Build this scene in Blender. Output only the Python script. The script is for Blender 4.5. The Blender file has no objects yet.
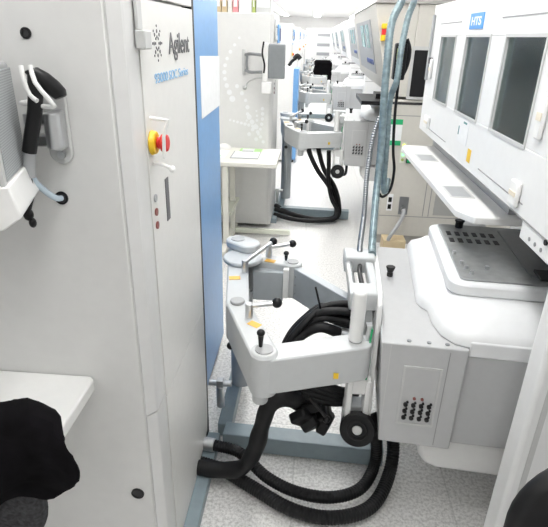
import bpy, bmesh, math, random
from mathutils import Vector, Matrix
random.seed(7)
SC = bpy.context.scene
COL = SC.collection
V = Vector

# ------------------------------------------------------------------ materials
def mat(name, col, rough=0.5, metal=0.0, vary=0.03, scale=30.0, bump=0.0, emit=0.0, spec=.5):
    m = bpy.data.materials.new(name); m.use_nodes = True
    nt = m.node_tree; b = nt.nodes['Principled BSDF']
    b.inputs['Roughness'].default_value = rough
    b.inputs['Metallic'].default_value = metal
    b.inputs['Specular IOR Level'].default_value = spec
    tc = nt.nodes.new('ShaderNodeTexCoord'); nz = nt.nodes.new('ShaderNodeTexNoise')
    nz.inputs['Scale'].default_value = scale; nz.inputs['Detail'].default_value = 3
    nt.links.new(tc.outputs['Object'], nz.inputs['Vector'])
    rp = nt.nodes.new('ShaderNodeValToRGB')
    lo = [max(0, c*(1-vary)) for c in col]; hi = [min(1, c*(1+vary)) for c in col]
    rp.color_ramp.elements[0].color = (*lo, 1); rp.color_ramp.elements[1].color = (*hi, 1)
    rp.color_ramp.elements[0].position = .3; rp.color_ramp.elements[1].position = .7
    nt.links.new(nz.outputs['Fac'], rp.inputs['Fac'])
    nt.links.new(rp.outputs['Color'], b.inputs['Base Color'])
    if bump:
        bp = nt.nodes.new('ShaderNodeBump'); bp.inputs['Strength'].default_value = bump
        bp.inputs['Distance'].default_value = .005
        nt.links.new(nz.outputs['Fac'], bp.inputs['Height']); nt.links.new(bp.outputs['Normal'], b.inputs['Normal'])
    if emit:
        b.inputs['Emission Color'].default_value = (*col, 1); b.inputs['Emission Strength'].default_value = emit
    return m

M = {}
M['near']   = mat('tester_side_paint', (.71, .71, .70), .45, vary=.015)
M['door']   = mat('tester_door_paint', (.74, .735, .715), .38, vary=.015)
M['post']   = mat('tester_post_paint', (.66, .66, .655), .4, vary=.015)
M['blue']   = mat('blue_panel_paint', (.17, .37, .68), .35, vary=.04)
M['white']  = mat('white_plastic', (.82, .82, .81), .35, vary=.015)
M['hood']   = mat('white_housing_paint', (.78, .785, .785), .35, vary=.012)
M['arm']    = mat('arm_paint', (.55, .565, .57), .4, vary=.02)
M['armd']   = mat('arm_plate_paint', (.40, .43, .45), .42, vary=.03)
M['head']   = mat('head_body_paint', (.49, .495, .50), .42, vary=.02)
M['cover']  = mat('head_cover_plastic', (.78, .79, .80), .35, vary=.015)
M['plate']  = mat('socket_plate_metal', (.34, .35, .35), .35, .4, vary=.1)
M['recess'] = mat('recess_grey', (.38, .385, .39), .5)
M['beam']   = mat('floor_beam_paint', (.24, .30, .33), .4, vary=.05)
M['beige']  = mat('beige_machine_paint', (.62, .60, .55), .45, vary=.02)
M['beiged'] = mat('beige_grey_paint', (.42, .41, .39), .5, vary=.03)
M['ivory']  = mat('ivory_table', (.74, .73, .67), .4, vary=.02)
M['rail']   = mat('pale_green_rail', (.72, .74, .64), .4, vary=.02)
M['black']  = mat('black_plastic', (.006, .006, .007), .38, vary=.2, spec=.35)
M['rubber'] = mat('black_rubber', (.007, .007, .008), .5, vary=.25, scale=60, spec=.3)
M['cloth']  = mat('black_cloth', (.004, .0035, .0045), .95, vary=.5, scale=25, bump=.3, spec=.1)
M['mesh']   = mat('dark_grey_mesh', (.045, .045, .048), .85, vary=.4, scale=140, bump=.4, spec=.2)
M['steel']  = mat('steel', (.62, .63, .64), .28, .9, vary=.05)
M['dsteel'] = mat('dark_steel', (.30, .31, .32), .35, .8, vary=.05)
M['gap']    = mat('dark_gap', (.03, .03, .032), .6)
M['seam']   = mat('seam_grey', (.30, .30, .30), .6)
M['dark_grey_case'] = mat('dark_grey_case', (.22, .235, .245), .5)
M['grey']   = mat('mid_grey', (.36, .37, .38), .5)
M['lgrey']  = mat('light_grey', (.55, .555, .55), .5)
M['text']   = mat('dark_grey_print', (.13, .13, .14), .5)
M['btext']  = mat('blue_print', (.28, .50, .74), .5)
M['yellow'] = mat('yellow_plastic', (.85, .55, .02), .4)
M['orange'] = mat('orange_label', (.85, .47, .08), .5)
M['red']    = mat('red_plastic', (.70, .03, .03), .35)
M['dred']   = mat('dark_red_plastic', (.22, .06, .05), .4)
M['green']  = mat('green_plastic', (.02, .42, .16), .45)
M['lgreen'] = mat('pale_green_plastic', (.45, .75, .30), .45)
M['paper']  = mat('paper', (.82, .83, .84), .7, vary=.03)
M['cream']  = mat('cream_handle', (.78, .71, .58), .4)
M['sign']   = mat('blue_sign', (.05, .30, .75), .35)
M['hose']   = mat('grey_blue_hose', (.22, .29, .31), .3, .35, vary=.3, scale=40)
M['clear']  = mat('pale_blue_cable', (.55, .66, .75), .25)
M['navy']   = mat('navy_panel', (.03, .06, .20), .35)
M['teal']   = mat('teal_panel', (.14, .32, .33), .25)
M['inner']  = mat('inner_grey_green', (.58, .67, .64), .5, vary=.25, scale=6)
M['tan']    = mat('tan_box', (.60, .48, .30), .6)
M['pink']   = mat('pink_box', (.75, .30, .32), .6)
M['olive']  = mat('olive_box', (.42, .50, .16), .6)
M['ceil']   = mat('ceiling_tile', (.80, .81, .82), .7, vary=.02, scale=3)
M['wall']   = mat('wall_paint', (.80, .80, .80), .6, vary=.02, scale=2)
M['lamp']   = mat('lamp_diffuser', (1.0, .99, .965), .5, emit=6.5)
M['lampf']  = mat('far_lamp_diffuser', (1.0, .99, .97), .5, emit=13.0)
M['led']    = mat('lit_green_led', (.25, 1.0, .35), .4, emit=2.0)
M['ledy']   = mat('lit_yellow_led', (.9, .9, .15), .4, emit=1.2)

def slotted(name, base, dark, sx, sy, sz, thr=.55):
    """Fine perforation: a small dark dot grid as its own printed pattern."""
    m = mat(name, base, .5); nt = m.node_tree; b = nt.nodes['Principled BSDF']
    tc = nt.nodes.new('ShaderNodeTexCoord'); mp = nt.nodes.new('ShaderNodeMapping'); mp.inputs['Scale'].default_value = (sx, sy, sz)
    vo = nt.nodes.new('ShaderNodeTexVoronoi'); vo.inputs['Scale'].default_value = 1; vo.inputs['Randomness'].default_value = 0
    rp = nt.nodes.new('ShaderNodeValToRGB'); rp.color_ramp.elements[0].position = .28; rp.color_ramp.elements[1].position = .36
    rp.color_ramp.elements[0].color = (*dark, 1); rp.color_ramp.elements[1].color = (*base, 1)
    nt.links.new(tc.outputs['Object'], mp.inputs['Vector']); nt.links.new(mp.outputs['Vector'], vo.inputs['Vector'])
    nt.links.new(vo.outputs['Distance'], rp.inputs['Fac']); nt.links.new(rp.outputs['Color'], b.inputs['Base Color'])
    return m
M['perf'] = slotted('perforated_grey', (.42, .44, .45), (.22, .23, .24), 230, 230, 230)
M['vent'] = slotted('vent_grille', (.40, .40, .385), (.15, .15, .15), 90, 90, 90)

def floor_mat():
    m = bpy.data.materials.new('speckled_floor'); m.use_nodes = True
    nt = m.node_tree; b = nt.nodes['Principled BSDF']; N = nt.nodes.new; Lk = nt.links.new
    tc = N('ShaderNodeTexCoord')
    nz = N('ShaderNodeTexNoise'); nz.inputs['Scale'].default_value = 85; nz.inputs['Detail'].default_value = 4; nz.inputs['Roughness'].default_value = .7
    rp = N('ShaderNodeValToRGB')
    rp.color_ramp.elements[0].position = .36; rp.color_ramp.elements[0].color = (.50, .49, .48, 1)
    rp.color_ramp.elements[1].position = .58; rp.color_ramp.elements[1].color = (.80, .795, .78, 1)
    bk = N('ShaderNodeTexBrick'); bk.offset = 0
    bk.inputs['Color1'].default_value = (1, 1, 1, 1); bk.inputs['Color2'].default_value = (1, 1, 1, 1); bk.inputs['Mortar'].default_value = (.82, .82, .82, 1)
    bk.inputs['Scale'].default_value = 1; bk.inputs['Mortar Size'].default_value = .003
    bk.inputs['Brick Width'].default_value = .6; bk.inputs['Row Height'].default_value = .6
    mx = N('ShaderNodeMix'); mx.data_type = 'RGBA'; mx.blend_type = 'MULTIPLY'; mx.inputs[0].default_value = 1
    Lk(tc.outputs['Object'], nz.inputs['Vector']); Lk(tc.outputs['Object'], bk.inputs['Vector'])
    Lk(nz.outputs['Fac'], rp.inputs['Fac']); Lk(rp.outputs['Color'], mx.inputs[6]); Lk(bk.outputs['Color'], mx.inputs[7])
    Lk(mx.outputs[2], b.inputs['Base Color']); b.inputs['Roughness'].default_value = .32
    return m
M['floor'] = floor_mat()

def glass_mat():
    m = bpy.data.materials.new('tinted_window_pane'); m.use_nodes = True
    nt = m.node_tree; N = nt.nodes.new; Lk = nt.links.new
    out = nt.nodes['Material Output']
    tr = N('ShaderNodeBsdfTransparent'); tr.inputs['Color'].default_value = (.80, .85, .84, 1)
    gl = N('ShaderNodeBsdfGlossy'); gl.inputs['Roughness'].default_value = .18; gl.inputs['Color'].default_value = (.9, .95, .95, 1)
    fr = N('ShaderNodeFresnel'); fr.inputs['IOR'].default_value = 1.45
    mx = N('ShaderNodeMixShader'); Lk(fr.outputs['Fac'], mx.inputs['Fac']); Lk(tr.outputs['BSDF'], mx.inputs[1]); Lk(gl.outputs['BSDF'], mx.inputs[2])
    Lk(mx.outputs['Shader'], out.inputs['Surface'])
    return m
M['glass'] = glass_mat()

# ------------------------------------------------------------------ geometry helpers
OFF = {}
def thing(name, label, cat, loc=(0, 0, 0), rz=0.0, group=None, local=False):
    o = bpy.data.objects.new(name, None); o.empty_display_size = .1
    COL.objects.link(o); o.location = loc; o.rotation_euler = (0, 0, rz)
    o['label'] = label; o['category'] = cat
    if group: o['group'] = group
    OFF[o.name] = V((0, 0, 0)) if local else V(loc)
    return o

def tag(o, label, cat, group=None):
    o['label'] = label; o['category'] = cat
    if group: o['group'] = group
    return o

class MB:
    def __init__(s): s.bm = bmesh.new()
    def box(s, a, b, mtx=None):
        a, b = V(a), V(b); c = (a+b)/2; d = b-a
        m = Matrix.Translation(c) @ Matrix.Diagonal((abs(d.x), abs(d.y), abs(d.z), 1))
        if mtx: m = mtx @ m
        bmesh.ops.create_cube(s.bm, size=1, matrix=m); return s
    def cyl(s, p, q, r, r2=None, n=24):
        p, q = V(p), V(q); d = q-p
        m = Matrix.Translation((p+q)/2) @ d.to_track_quat('Z', 'Y').to_matrix().to_4x4()
        bmesh.ops.create_cone(s.bm, cap_ends=True, segments=n, radius1=r, radius2=r if r2 is None else r2, depth=d.length, matrix=m); return s
    def ball(s, c, r, sc=(1, 1, 1), n=16):
        m = Matrix.Translation(V(c)) @ Matrix.Diagonal((*sc, 1))
        bmesh.ops.create_uvsphere(s.bm, u_segments=n, v_segments=n//2+2, radius=r, matrix=m); return s
    def prism(s, pts, z0, z1, axis='z'):
        """closed outline pts (2-D) extruded along an axis"""
        f = {'z': lambda p, h: (p[0], p[1], h), 'x': lambda p, h: (h, p[0], p[1]), 'y': lambda p, h: (p[0], h, p[1])}[axis]
        A = [s.bm.verts.new(f(p, z0)) for p in pts]; B = [s.bm.verts.new(f(p, z1)) for p in pts]
        n = len(pts); fs = [s.bm.faces.new(A), s.bm.faces.new(B)]
        for i in range(n): fs.append(s.bm.faces.new((A[i], A[(i+1) % n], B[(i+1) % n], B[i])))
        bmesh.ops.recalc_face_normals(s.bm, faces=fs); return s
    def loft(s, rings, cap=True):
        R = [[s.bm.verts.new(p) for p in r] for r in rings]; n = len(R[0]); fs = []
        for a, b in zip(R, R[1:]):
            for i in range(n): fs.append(s.bm.faces.new((a[i], a[(i+1) % n], b[(i+1) % n], b[i])))
        if cap: fs += [s.bm.faces.new(R[0]), s.bm.faces.new(R[-1])]
        bmesh.ops.recalc_face_normals(s.bm, faces=fs); return s
    def ring(s, c, axis, ro, ri, h, n=40):
        """a flat annulus with a hole, extruded by h along axis"""
        q = V(axis).to_track_quat('Z', 'Y'); c = V(c)
        prof = [(ri, -h/2), (ro, -h/2), (ro, h/2), (ri, h/2)]; rr = []
        for k in range(n):
            t = 2*math.pi*k/n
            rr.append([s.bm.verts.new(c + q @ V((r*math.cos(t), r*math.sin(t), z))) for r, z in prof])
        fs = []
        for k in range(n):
            a, b = rr[k], rr[(k+1) % n]
            for i in range(4): fs.append(s.bm.faces.new((a[i], a[(i+1) % 4], b[(i+1) % 4], b[i])))
        bmesh.ops.recalc_face_normals(s.bm, faces=fs); return s
    def tube(s, pts, r, n=12, ridge=0.0, pitch=.012, smooth=True, step=None, lump=0):
        P = spline(pts, step or (pitch/2 if ridge else .012)) if smooth else [V(p) for p in pts]
        rings = []; up = V((0, 0, 1)); prev = None
        for i, p in enumerate(P):
            t = (P[min(i+1, len(P)-1)] - P[max(i-1, 0)]).normalized()
            if prev is None:
                a = t.cross(up)
                if a.length < .05: a = t.cross(V((1, 0, 0)))
            else: a = prev - t*prev.dot(t)
            a.normalize(); b = t.cross(a); prev = a
            rr = r*(1 + (ridge if i % 2 else -ridge)) if ridge else r
            if lump: rr *= 1 + lump*math.sin(i*.55)*math.sin(i*.21+1)
            rings.append([p + rr*(a*math.cos(2*math.pi*k/n) + b*math.sin(2*math.pi*k/n)) for k in range(n)])
        return s.loft(rings)
    def build(s, name, m, root=None, bevel=0.0, seg=2, smooth=True, sub=0):
        me = bpy.data.meshes.new(name); s.bm.normal_update(); 
        top = root
        while top is not None and top.parent is not None: top = top.parent
        if top is not None: bmesh.ops.translate(s.bm, verts=s.bm.verts, vec=-OFF[top.name])
        s.bm.to_mesh(me); s.bm.free()
        me.materials.append(M[m] if isinstance(m, str) else m)
        o = bpy.data.objects.new(name, me); COL.objects.link(o)
        if root is not None: o.parent = root
        if smooth:
            for p in me.polygons: p.use_smooth = True
            me.set_sharp_from_angle(angle=math.radians(38))
        if bevel:
            b = o.modifiers.new('bevel', 'BEVEL'); b.width = bevel; b.segments = seg; b.limit_method = 'ANGLE'; b.angle_limit = math.radians(40)
        if sub:
            b = o.modifiers.new('sub', 'SUBSURF'); b.levels = sub; b.render_levels = sub
        return o

def spline(pts, step):
    P = [V(p) for p in pts]; out = []
    Q = [P[0]*2-P[1]] + P + [P[-1]*2-P[-2]]
    for i in range(1, len(Q)-2):
        p0, p1, p2, p3 = Q[i-1:i+3]; n = max(2, int((p2-p1).length/step))
        for k in range(n):
            t = k/n
            out.append(.5*((2*p1) + (p2-p0)*t + (2*p0-5*p1+4*p2-p3)*t*t + (3*p1-p0-3*p2+p3)*t**3))
    out.append(P[-1]); return out

def capsule(a, b, r, r2=None, n=10):
    """plan outline of a link with round ends"""
    a, b = V(a).to_2d(), V(b).to_2d(); r2 = r if r2 is None else r2
    d = (b-a); ang = math.atan2(d.y, d.x); o = []
    for k in range(n+1):
        t = ang+math.pi/2+math.pi*k/n; o.append((a.x+r*math.cos(t), a.y+r*math.sin(t)))
    for k in range(n+1):
        t = ang-math.pi/2+math.pi*k/n; o.append((b.x+r2*math.cos(t), b.y+r2*math.sin(t)))
    return o

def rrect(x0, x1, y0, y1, r, n=6):
    o = []
    for cx, cy, a0 in ((x1-r, y1-r, 0), (x0+r, y1-r, 90), (x0+r, y0+r, 180), (x1-r, y0+r, 270)):
        for k in range(n+1):
            t = math.radians(a0+90*k/n); o.append((cx+r*math.cos(t), cy+r*math.sin(t)))
    return o

def lettering(name, s, size, m, root, mtx, width=None, extrude=.0006, bold=0):
    cu = bpy.data.curves.new('t', 'FONT'); cu.body = s; cu.size = size; cu.extrude = extrude; cu.offset = bold
    t = bpy.data.objects.new('t', cu); COL.objects.link(t)
    bpy.context.view_layer.update()
    dg = bpy.context.evaluated_depsgraph_get()
    me = bpy.data.meshes.new_from_object(t.evaluated_get(dg)); bpy.data.objects.remove(t)
    if width:
        xs = [v.co.x for v in me.vertices]; k = width/(max(xs)-min(xs)); x0 = min(xs)
        for v in me.vertices: v.co.x = (v.co.x-x0)*k
    top = root
    while top.parent is not None: top = top.parent
    me.transform(Matrix.Translation(-OFF[top.name]) @ mtx)
    me.materials.clear(); me.materials.append(M[m])
    o = bpy.data.objects.new(name, me); COL.objects.link(o); o.parent = root
    return o
def facing_aisle_right(x, y, z):     # on a face looking to +X, reading towards +Y
    return Matrix.Translation((x, y, z)) @ Matrix(((0, 0, 1, 0), (1, 0, 0, 0), (0, 1, 0, 0), (0, 0, 0, 1)))
def facing_aisle_left(x, y, z):      # on a face looking to -X, reading towards -Y
    return Matrix.Translation((x, y, z)) @ Matrix(((0, 0, -1, 0), (-1, 0, 0, 0), (0, 1, 0, 0), (0, 0, 0, 1)))
def facing_camera(x, y, z):          # on a face looking to -Y
    return Matrix.Translation((x, y, z)) @ Matrix(((1, 0, 0, 0), (0, 0, -1, 0), (0, 1, 0, 0), (0, 0, 0, 1)))

def dup(root, delta, label, group=None):
    r = root.copy(); COL.objects.link(r); r.location = root.location + V(delta); r['label'] = label
    if group: r['group'] = group
    OFF[r.name] = V(OFF[root.name]) + V(delta)
    for ch in list(root.children):
        c = ch.copy(); COL.objects.link(c); c.parent = r
        for g in list(ch.children):
            d = g.copy(); COL.objects.link(d); d.parent = c
    return r

def struct(o): o['kind'] = 'structure'; return o

# ------------------------------------------------------------------ the room
PITCH = 3.3
CEIL = 2.7
Y0, Y1, XA, XB = -5.0, 34.0, -4.2, 4.4
struct(MB().box((XA, Y0, -.1), (XB, Y1, 0)).build('floor', 'floor'))
struct(MB().box((XA, Y0, CEIL), (XB, Y1, CEIL+.1)).build('ceiling', 'ceil'))
struct(MB().box((XA-.1, Y0, 0), (XA, Y1, CEIL)).build('wall_left', 'wall'))
struct(MB().box((XB, Y0, 0), (XB+.1, Y1, CEIL)).build('wall_right', 'wall'))
struct(MB().box((XA, Y1, 0), (XB, Y1+.1, CEIL)).build('wall_far', 'wall'))
struct(MB().box((XA, Y0-.1, 0), (XB, Y0, CEIL)).build('wall_near', 'wall'))

def ceiling_lamp(x, y, L, w, label, group):
    t = thing('ceiling_light', label, 'ceiling light', (x, y, CEIL), group=group)
    MB().box((x-w/2-.03, y-L/2, CEIL-.03), (x+w/2+.03, y+L/2, CEIL-.0005)).build('lamp_housing', 'white', t)
    MB().box((x-w/2, y-L/2+.02, CEIL-.045), (x+w/2, y+L/2-.02, CEIL-.031)).build('diffuser', 'lampf' if (y > 5 or (abs(x) < 1 and y > 0)) else 'lamp', t)
    return t
for k in range(14):
    ceiling_lamp(0.02, -.9+2.5*k, 2.46, .34, 'white strip of the fluorescent light line above the centre of the aisle', 'light line above the aisle')
for k in range(15):
    ceiling_lamp(-1.75, -4.2+2.5*k, 2.3, .3, 'white fluorescent ceiling light in the row above the testers', 'ceiling lights above the testers')
for k in range(15):
    ceiling_lamp(2.0, -4.2+2.5*k, 2.3, .3, 'white fluorescent ceiling light in the row above the handlers', 'ceiling lights above the handlers')

# ------------------------------------------------------------------ testers (left of the aisle)
XT = -.37
def make_tester(dx, y, label, first):
    """near side at y, aisle side at XT+dx"""
    x = XT + dx; T = 1.76
    t = thing('tester_cabinet', label, 'machine', (x-.6, y+.75, 0), group='tester cabinets along the aisle')
    MB().box((x-1.25, y, .04), (x-.026, y+.61, T)).build('side_housing', 'near', t, bevel=.006)
    MB().box((x-1.25, y+.612, .04), (x-.085, y+1.40, T)).build('rear_housing', 'near', t, bevel=.006)
    for fx in (x-1.15, x-.15):
        for fy in (y+.12, y+1.28): MB().cyl((fx, fy, 0), (fx, fy, .05), .03).build('levelling_foot', 'dsteel', t)
    cs_ = [(x-.0255, y), (x-.022, y-.001), (x-.002, y+.022), (x, y+.03), (x, y+.10), (x-.0255, y+.10)]
    p = MB().prism(cs_, .68, T).prism(cs_, .04, .676)
    p.build('corner_post', 'post', t, smooth=False)
    MB().box((x-.0255, y+.104, .664), (x+.002, y+.615, 1.665)).build('upper_door', 'door', t, smooth=False)
    MB().prism([(y+.104, .05), (y+.36, .05), (y+.60, .09), (y+.615, .16), (y+.615, .66), (y+.104, .66)], x-.0255, x+.002, 'x').build('lower_door', 'door', t, smooth=False)
    MB().box((x-.0255, y+.104, 1.672), (x+.001, y+.615, T)).build('top_panel', 'door', t, bevel=.002)
    MB().box((x-.080, y+.617, .03), (x-.001, y+.650, T)).build('black_seal', 'gap', t)
    MB().box((x-.084, y+.652, .06), (x-.062, y+1.40, T)).build('blue_panel', 'blue', t, bevel=.004)
    b = MB().box((x-.010, y+.15, 0), (x+.05, y+.64, .045)); b.build('base_rail', 'beam', t, bevel=.003)
    MB().box((x-.011, y+.36, .03), (x-.003, y+.61, .15)).build('cable_opening', 'gap', t)
    # emergency stop
    ey, ez = y+.135, 1.368
    e = MB().cyl((x+.0025, ey, ez), (x+.016, ey, ez), .029, .025).build('emergency_stop', 'yellow', t, bevel=.003)
    MB().cyl((x+.016, ey, ez), (x+.026, ey, ez), .014).cyl((x+.026, ey, ez), (x+.042, ey, ez), .021, .019).build('red_button', 'red', e, bevel=.004)
    gy = ey-.026
    g = MB(); g.tube([(x+.0025, gy+.03, ez+.055), (x+.03, gy+.012, ez+.055), (x+.052, gy, ez+.055), (x+.045, gy, ez+.035), (x+.040, gy, ez+.02), (x+.038, gy, ez-.03)], .0042, smooth=False)
    g.tube([(x+.0025, gy+.03, ez-.048), (x+.03, gy+.01, ez-.046), (x+.052, gy, ez-.052)], .0042); g.ball((x+.055, gy, ez-.054), .008)
    g.build('stop_guard', 'white', e, bevel=.001)
    # indicators and slot
    for k, (iz, im) in enumerate(((1.236, 'grey'), (1.201, 'dred'), (1.167, 'dred'))):
        MB().cyl((x+.0025, y+.13, iz), (x+.006, y+.13, iz), .0095).build('indicator_button', im, t)
    MB().box((x+.0022, y+.222, 1.145), (x+.004, y+.25, 1.258)).build('display_slot', 'text', t)
    # latch bar
    l = MB(); l.box((x+.0022, y+.080, 1.605), (x+.010, y+.112, 1.72)); l.box((x+.0022, y+.076, 1.568), (x+.024, y+.122, 1.605))
    l.build('door_latch', 'lgrey', t, bevel=.003)
    # printing
    lettering('maker_lettering', 'Agilent', .072, 'text', t, facing_aisle_right(x+.0032, y+.330, 1.552), .225, bold=.0006)
    lettering('series_lettering', '93000', .031, 'btext', t, facing_aisle_right(x+.0032, y+.195, 1.492), .112, bold=0)
    lettering('series_lettering', 'SOC', .031, 'btext', t, facing_aisle_right(x+.0032, y+.321, 1.492), .078, bold=0)
    lettering('series_lettering', 'Series', .031, 'btext', t, facing_aisle_right(x+.0032, y+.418, 1.492), .108, bold=0)
    s = MB(); cy, cz = y+.235, 1.578
    for k in range(8):
        a = k*math.pi/4
        for r, q in ((.014, .0032), (.026, .0042), (.037, .0028)):
            s.cyl((x+.0022, cy+r*math.cos(a), cz+r*math.sin(a)), (x+.0032, cy+r*math.cos(a), cz+r*math.sin(a)), q, n=8)
    s.build('spark_emblem', 'text', t)
    return t

tester1 = make_tester(0, 1.03, 'light grey tester cabinet filling the left side, with the black scanner on its side wall', True)
t = tester1
for n, (hx, hz, r) in enumerate(((-.554, 1.594, .0085), (-.533, 1.268, .0125), (-.441, .395, .0165))):
    h = MB().ring((hx, 1.0285, hz), (0, 1, 0), r+.002, r-.002, .004).build('cable_grommet', 'black', t)
    MB().cyl((hx, 1.0296, hz), (hx, 1.0288, hz), r-.0015).build('hole', 'gap', h)
def near_hole(): pass
# white sheet on the blue panel
pp = MB().prism([(2.03, 1.525), (2.445, 1.512), (2.44, 1.30), (2.03, 1.295)], XT-.0615, XT-.0600, 'x').build('paper_sheet', 'paper')
tag(pp, 'white paper sheet taped to the blue panel of the tester', 'paper')

# bracket with black scanner on the near side of the first tester
t = thing('wall_bracket', 'grey steel bracket with rounded plate that holds the black scanner', 'bracket', (-.51, 1.03, 1.42))
MB().prism([(px, pz) for px, pz in [(q[0], q[1]) for q in rrect(-.540, -.490, 1.345, 1.50, .024)]], 1.019, 1.0295, 'y').build('mounting_plate', 'lgrey', t, bevel=.003)
a = MB(); a.cyl((-.505, .985, 1.385), (-.505, .985, 1.455), .017); a.box((-.560, .975, 1.388), (-.505, .995, 1.412)); a.box((-.560, .975, 1.430), (-.505, .995, 1.452)); a.box((-.515, .985, 1.38), (-.495, 1.02, 1.455))
a.build('hinge_arm', 'steel', t, bevel=.003)
MB().cyl((-.512, 1.019, 1.365), (-.512, 1.012, 1.365), .008).build('bolt', 'steel', t)
w = MB()
w.tube([(-.528, .945, 1.541), (-.524, .940, 1.515), (-.515, .935, 1.492), (-.500, .93, 1.482)], .0042)
w.tube([(-.500, .925, 1.543), (-.493, .920, 1.515), (-.475, .920, 1.490), (-.469, .925, 1.478), (-.480, .940, 1.471), (-.545, .965, 1.471), (-.560, .985, 1.471), (-.555, 1.02, 1.47)], .0042)
w.build('wire_holder', 'white', t)
t = thing('barcode_scanner', 'black handheld scanner hanging in the white wire holder', 'scanner', (-.55, .95, 1.42))
MB().tube([(-.509, .955, 1.528), (-.512, .950, 1.49), (-.520, .947, 1.45), (-.531, .945, 1.415), (-.540, .945, 1.385)], .0135, n=16).build('handle', 'black', t)
h = MB()
h.loft([[(c[0]+u*c[3]*.9, c[1]+v*c[4], c[2]+u*c[3]*.45) for u, v in [(math.cos(2*math.pi*k/16), math.sin(2*math.pi*k/16)) for k in range(16)]] for c in
        ((-0.5220, 0.955, 1.5320, 0.0059, 0.0090), (-0.5156, 0.955, 1.5329, 0.0119, 0.0144), (-0.5028, 0.962, 1.5212, 0.0149, 0.0189), (-0.4908, 0.970, 1.5059, 0.0161, 0.0207), (-0.4820, 0.978, 1.4924, 0.0145, 0.0207), (-0.4780, 0.980, 1.4834, 0.0093, 0.0171))])
h.build('scan_head', 'black', t, bevel=.002)
MB().tube([(-.538, .945, 1.39), (-.543, .945, 1.37), (-.546, .945, 1.352), (-.547, .945, 1.335)], .0115).build('strain_relief', 'grey', t)
c = MB().tube([(-.547, .945, 1.34), (-.545, .94, 1.32), (-.541, .935, 1.305), (-.547, .93, 1.285), (-.555, .93, 1.262), (-.553, .93, 1.245)], .0038); c.ball((-.556, .93, 1.262), .010, (1, 1, 1.3)); c.ball((-.550, .93, 1.245), .0075, (1, 1, 1.4))
c.build('cord', 'black', t)
cb = MB().tube([(-.546, .95, 1.352), (-.548, .958, 1.325), (-.543, .985, 1.295), (-.536, 1.01, 1.273), (-.533, 1.027, 1.268)], .0065).build('cable', 'clear')
tag(cb, 'pale blue cable running from the scanner into a round hole', 'cable')

# boxed display at the far left edge
def display_unit(label, loc, rz, with_text):
    t = thing('display_unit', label, 'display', loc, rz, local=True)
    MB().box((-.36, 0, .072), (-.004, .19, .265)).build('housing', 'grey', t, bevel=.006)
    MB().box((-.0038, .02, .08), (0, .185, .255)).build('perforated_side', 'perf', t)
    MB().box((-.006, -.004, .0725), (.001, .010, .266)).build('edge_trim', 'lgrey', t, bevel=.001)
    MB().prism([(-.37, 0), (-.015, 0), (.018, .022), (.006, .078), (-.37, .0715)], -.006, .19, 'y').build('lower_bezel', 'white', t, bevel=.003)
    MB().box((-.33, -.003, .09), (-.03, .0005, .245)).build('screen', 'dsteel', t)
    MB().box((-.06, -.0075, .04), (-.025, -.0062, .046)).build('small_print', 'grey', t)
    MB().cyl((-.03, .19, .14), (-.03, .225, .14), .02).cyl((-.1, .19, .14), (-.1, .235, .14), .025).build('rear_mount', 'lgrey', t)
    return t
d1 = display_unit('grey boxed display with perforated side cut off at the left edge, beside the scanner', (-.510, .80, 1.280), math.radians(18), True)

# wall shelf below it
sh = MB().prism(rrect(-1.30, -.515, .66, 1.028, .02), .765, .798).build('wall_shelf', 'white', None, bevel=.004)
tag(sh, 'white shelf board fixed to the grey tester wall behind the black jacket', 'shelf')

# office chairs and jacket, close to the camera
def office_chair(label, x, y, face, top, wd, mtl, H=.42, rr=.12):
    """x, y is the middle of the back; face = +1 looks along +Y"""
    sy = y + face*.25
    t = thing('office_chair', label, 'chair', (x, sy, 0), group='office chairs next to the camera')
    rings = []
    for k in range(25):
        q = 1-math.cos(math.pi*k/24); q /= 2; z = top-H + H*q; e = min(q, 1-q)*H
        w2 = wd/2 - (rr-math.sqrt(max(0, rr*rr-max(0, rr-e)**2))) ; d = face*(.02*(2*q-1)**2)
        rings.append([(px, y+py-d, z) for px, py in rrect(x-w2, x+w2, -.020, .020, .019)])
    MB().loft(rings).build('backrest', mtl, t, bevel=.010, seg=3)
    MB().box((x-.03, y+face*.03, .46), (x+.03, y+face*.05, top-.1)).box((x-.03, y+face*.03, .43), (x+.03, y+face*.2, .455)).build('back_support', 'black', t, bevel=.005)
    MB().prism(rrect(x-.22, x+.22, sy-.2, sy+.2, .07), .456, .52).build('seat', mtl, t, bevel=.02)
    MB().cyl((x, sy, .10), (x, sy, .455), .028).build('gas_column', 'dsteel', t)
    for k in range(5):
        a = 2*math.pi*k/5+.3; ex, ey = x+.21*math.cos(a), sy+.21*math.sin(a)
        l = MB().tube([(x, sy, .10), (ex, ey, .075)], .017, smooth=False).build('leg', 'black', t)
        MB().cyl((ex-.012*math.sin(a), ey+.012*math.cos(a), .030), (ex+.012*math.sin(a), ey-.012*math.cos(a), .030), .030).build('caster', 'black', l)
    return t
office_chair('dark grey mesh office chair under the black jacket at the shelf', -.648, .60, -1, 1.035, .45, 'mesh', .32, .14)
office_chair('black office chair whose rounded back shows in the bottom right corner', .652, .70, -1, .922, .50, 'black', .42, .14)

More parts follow.
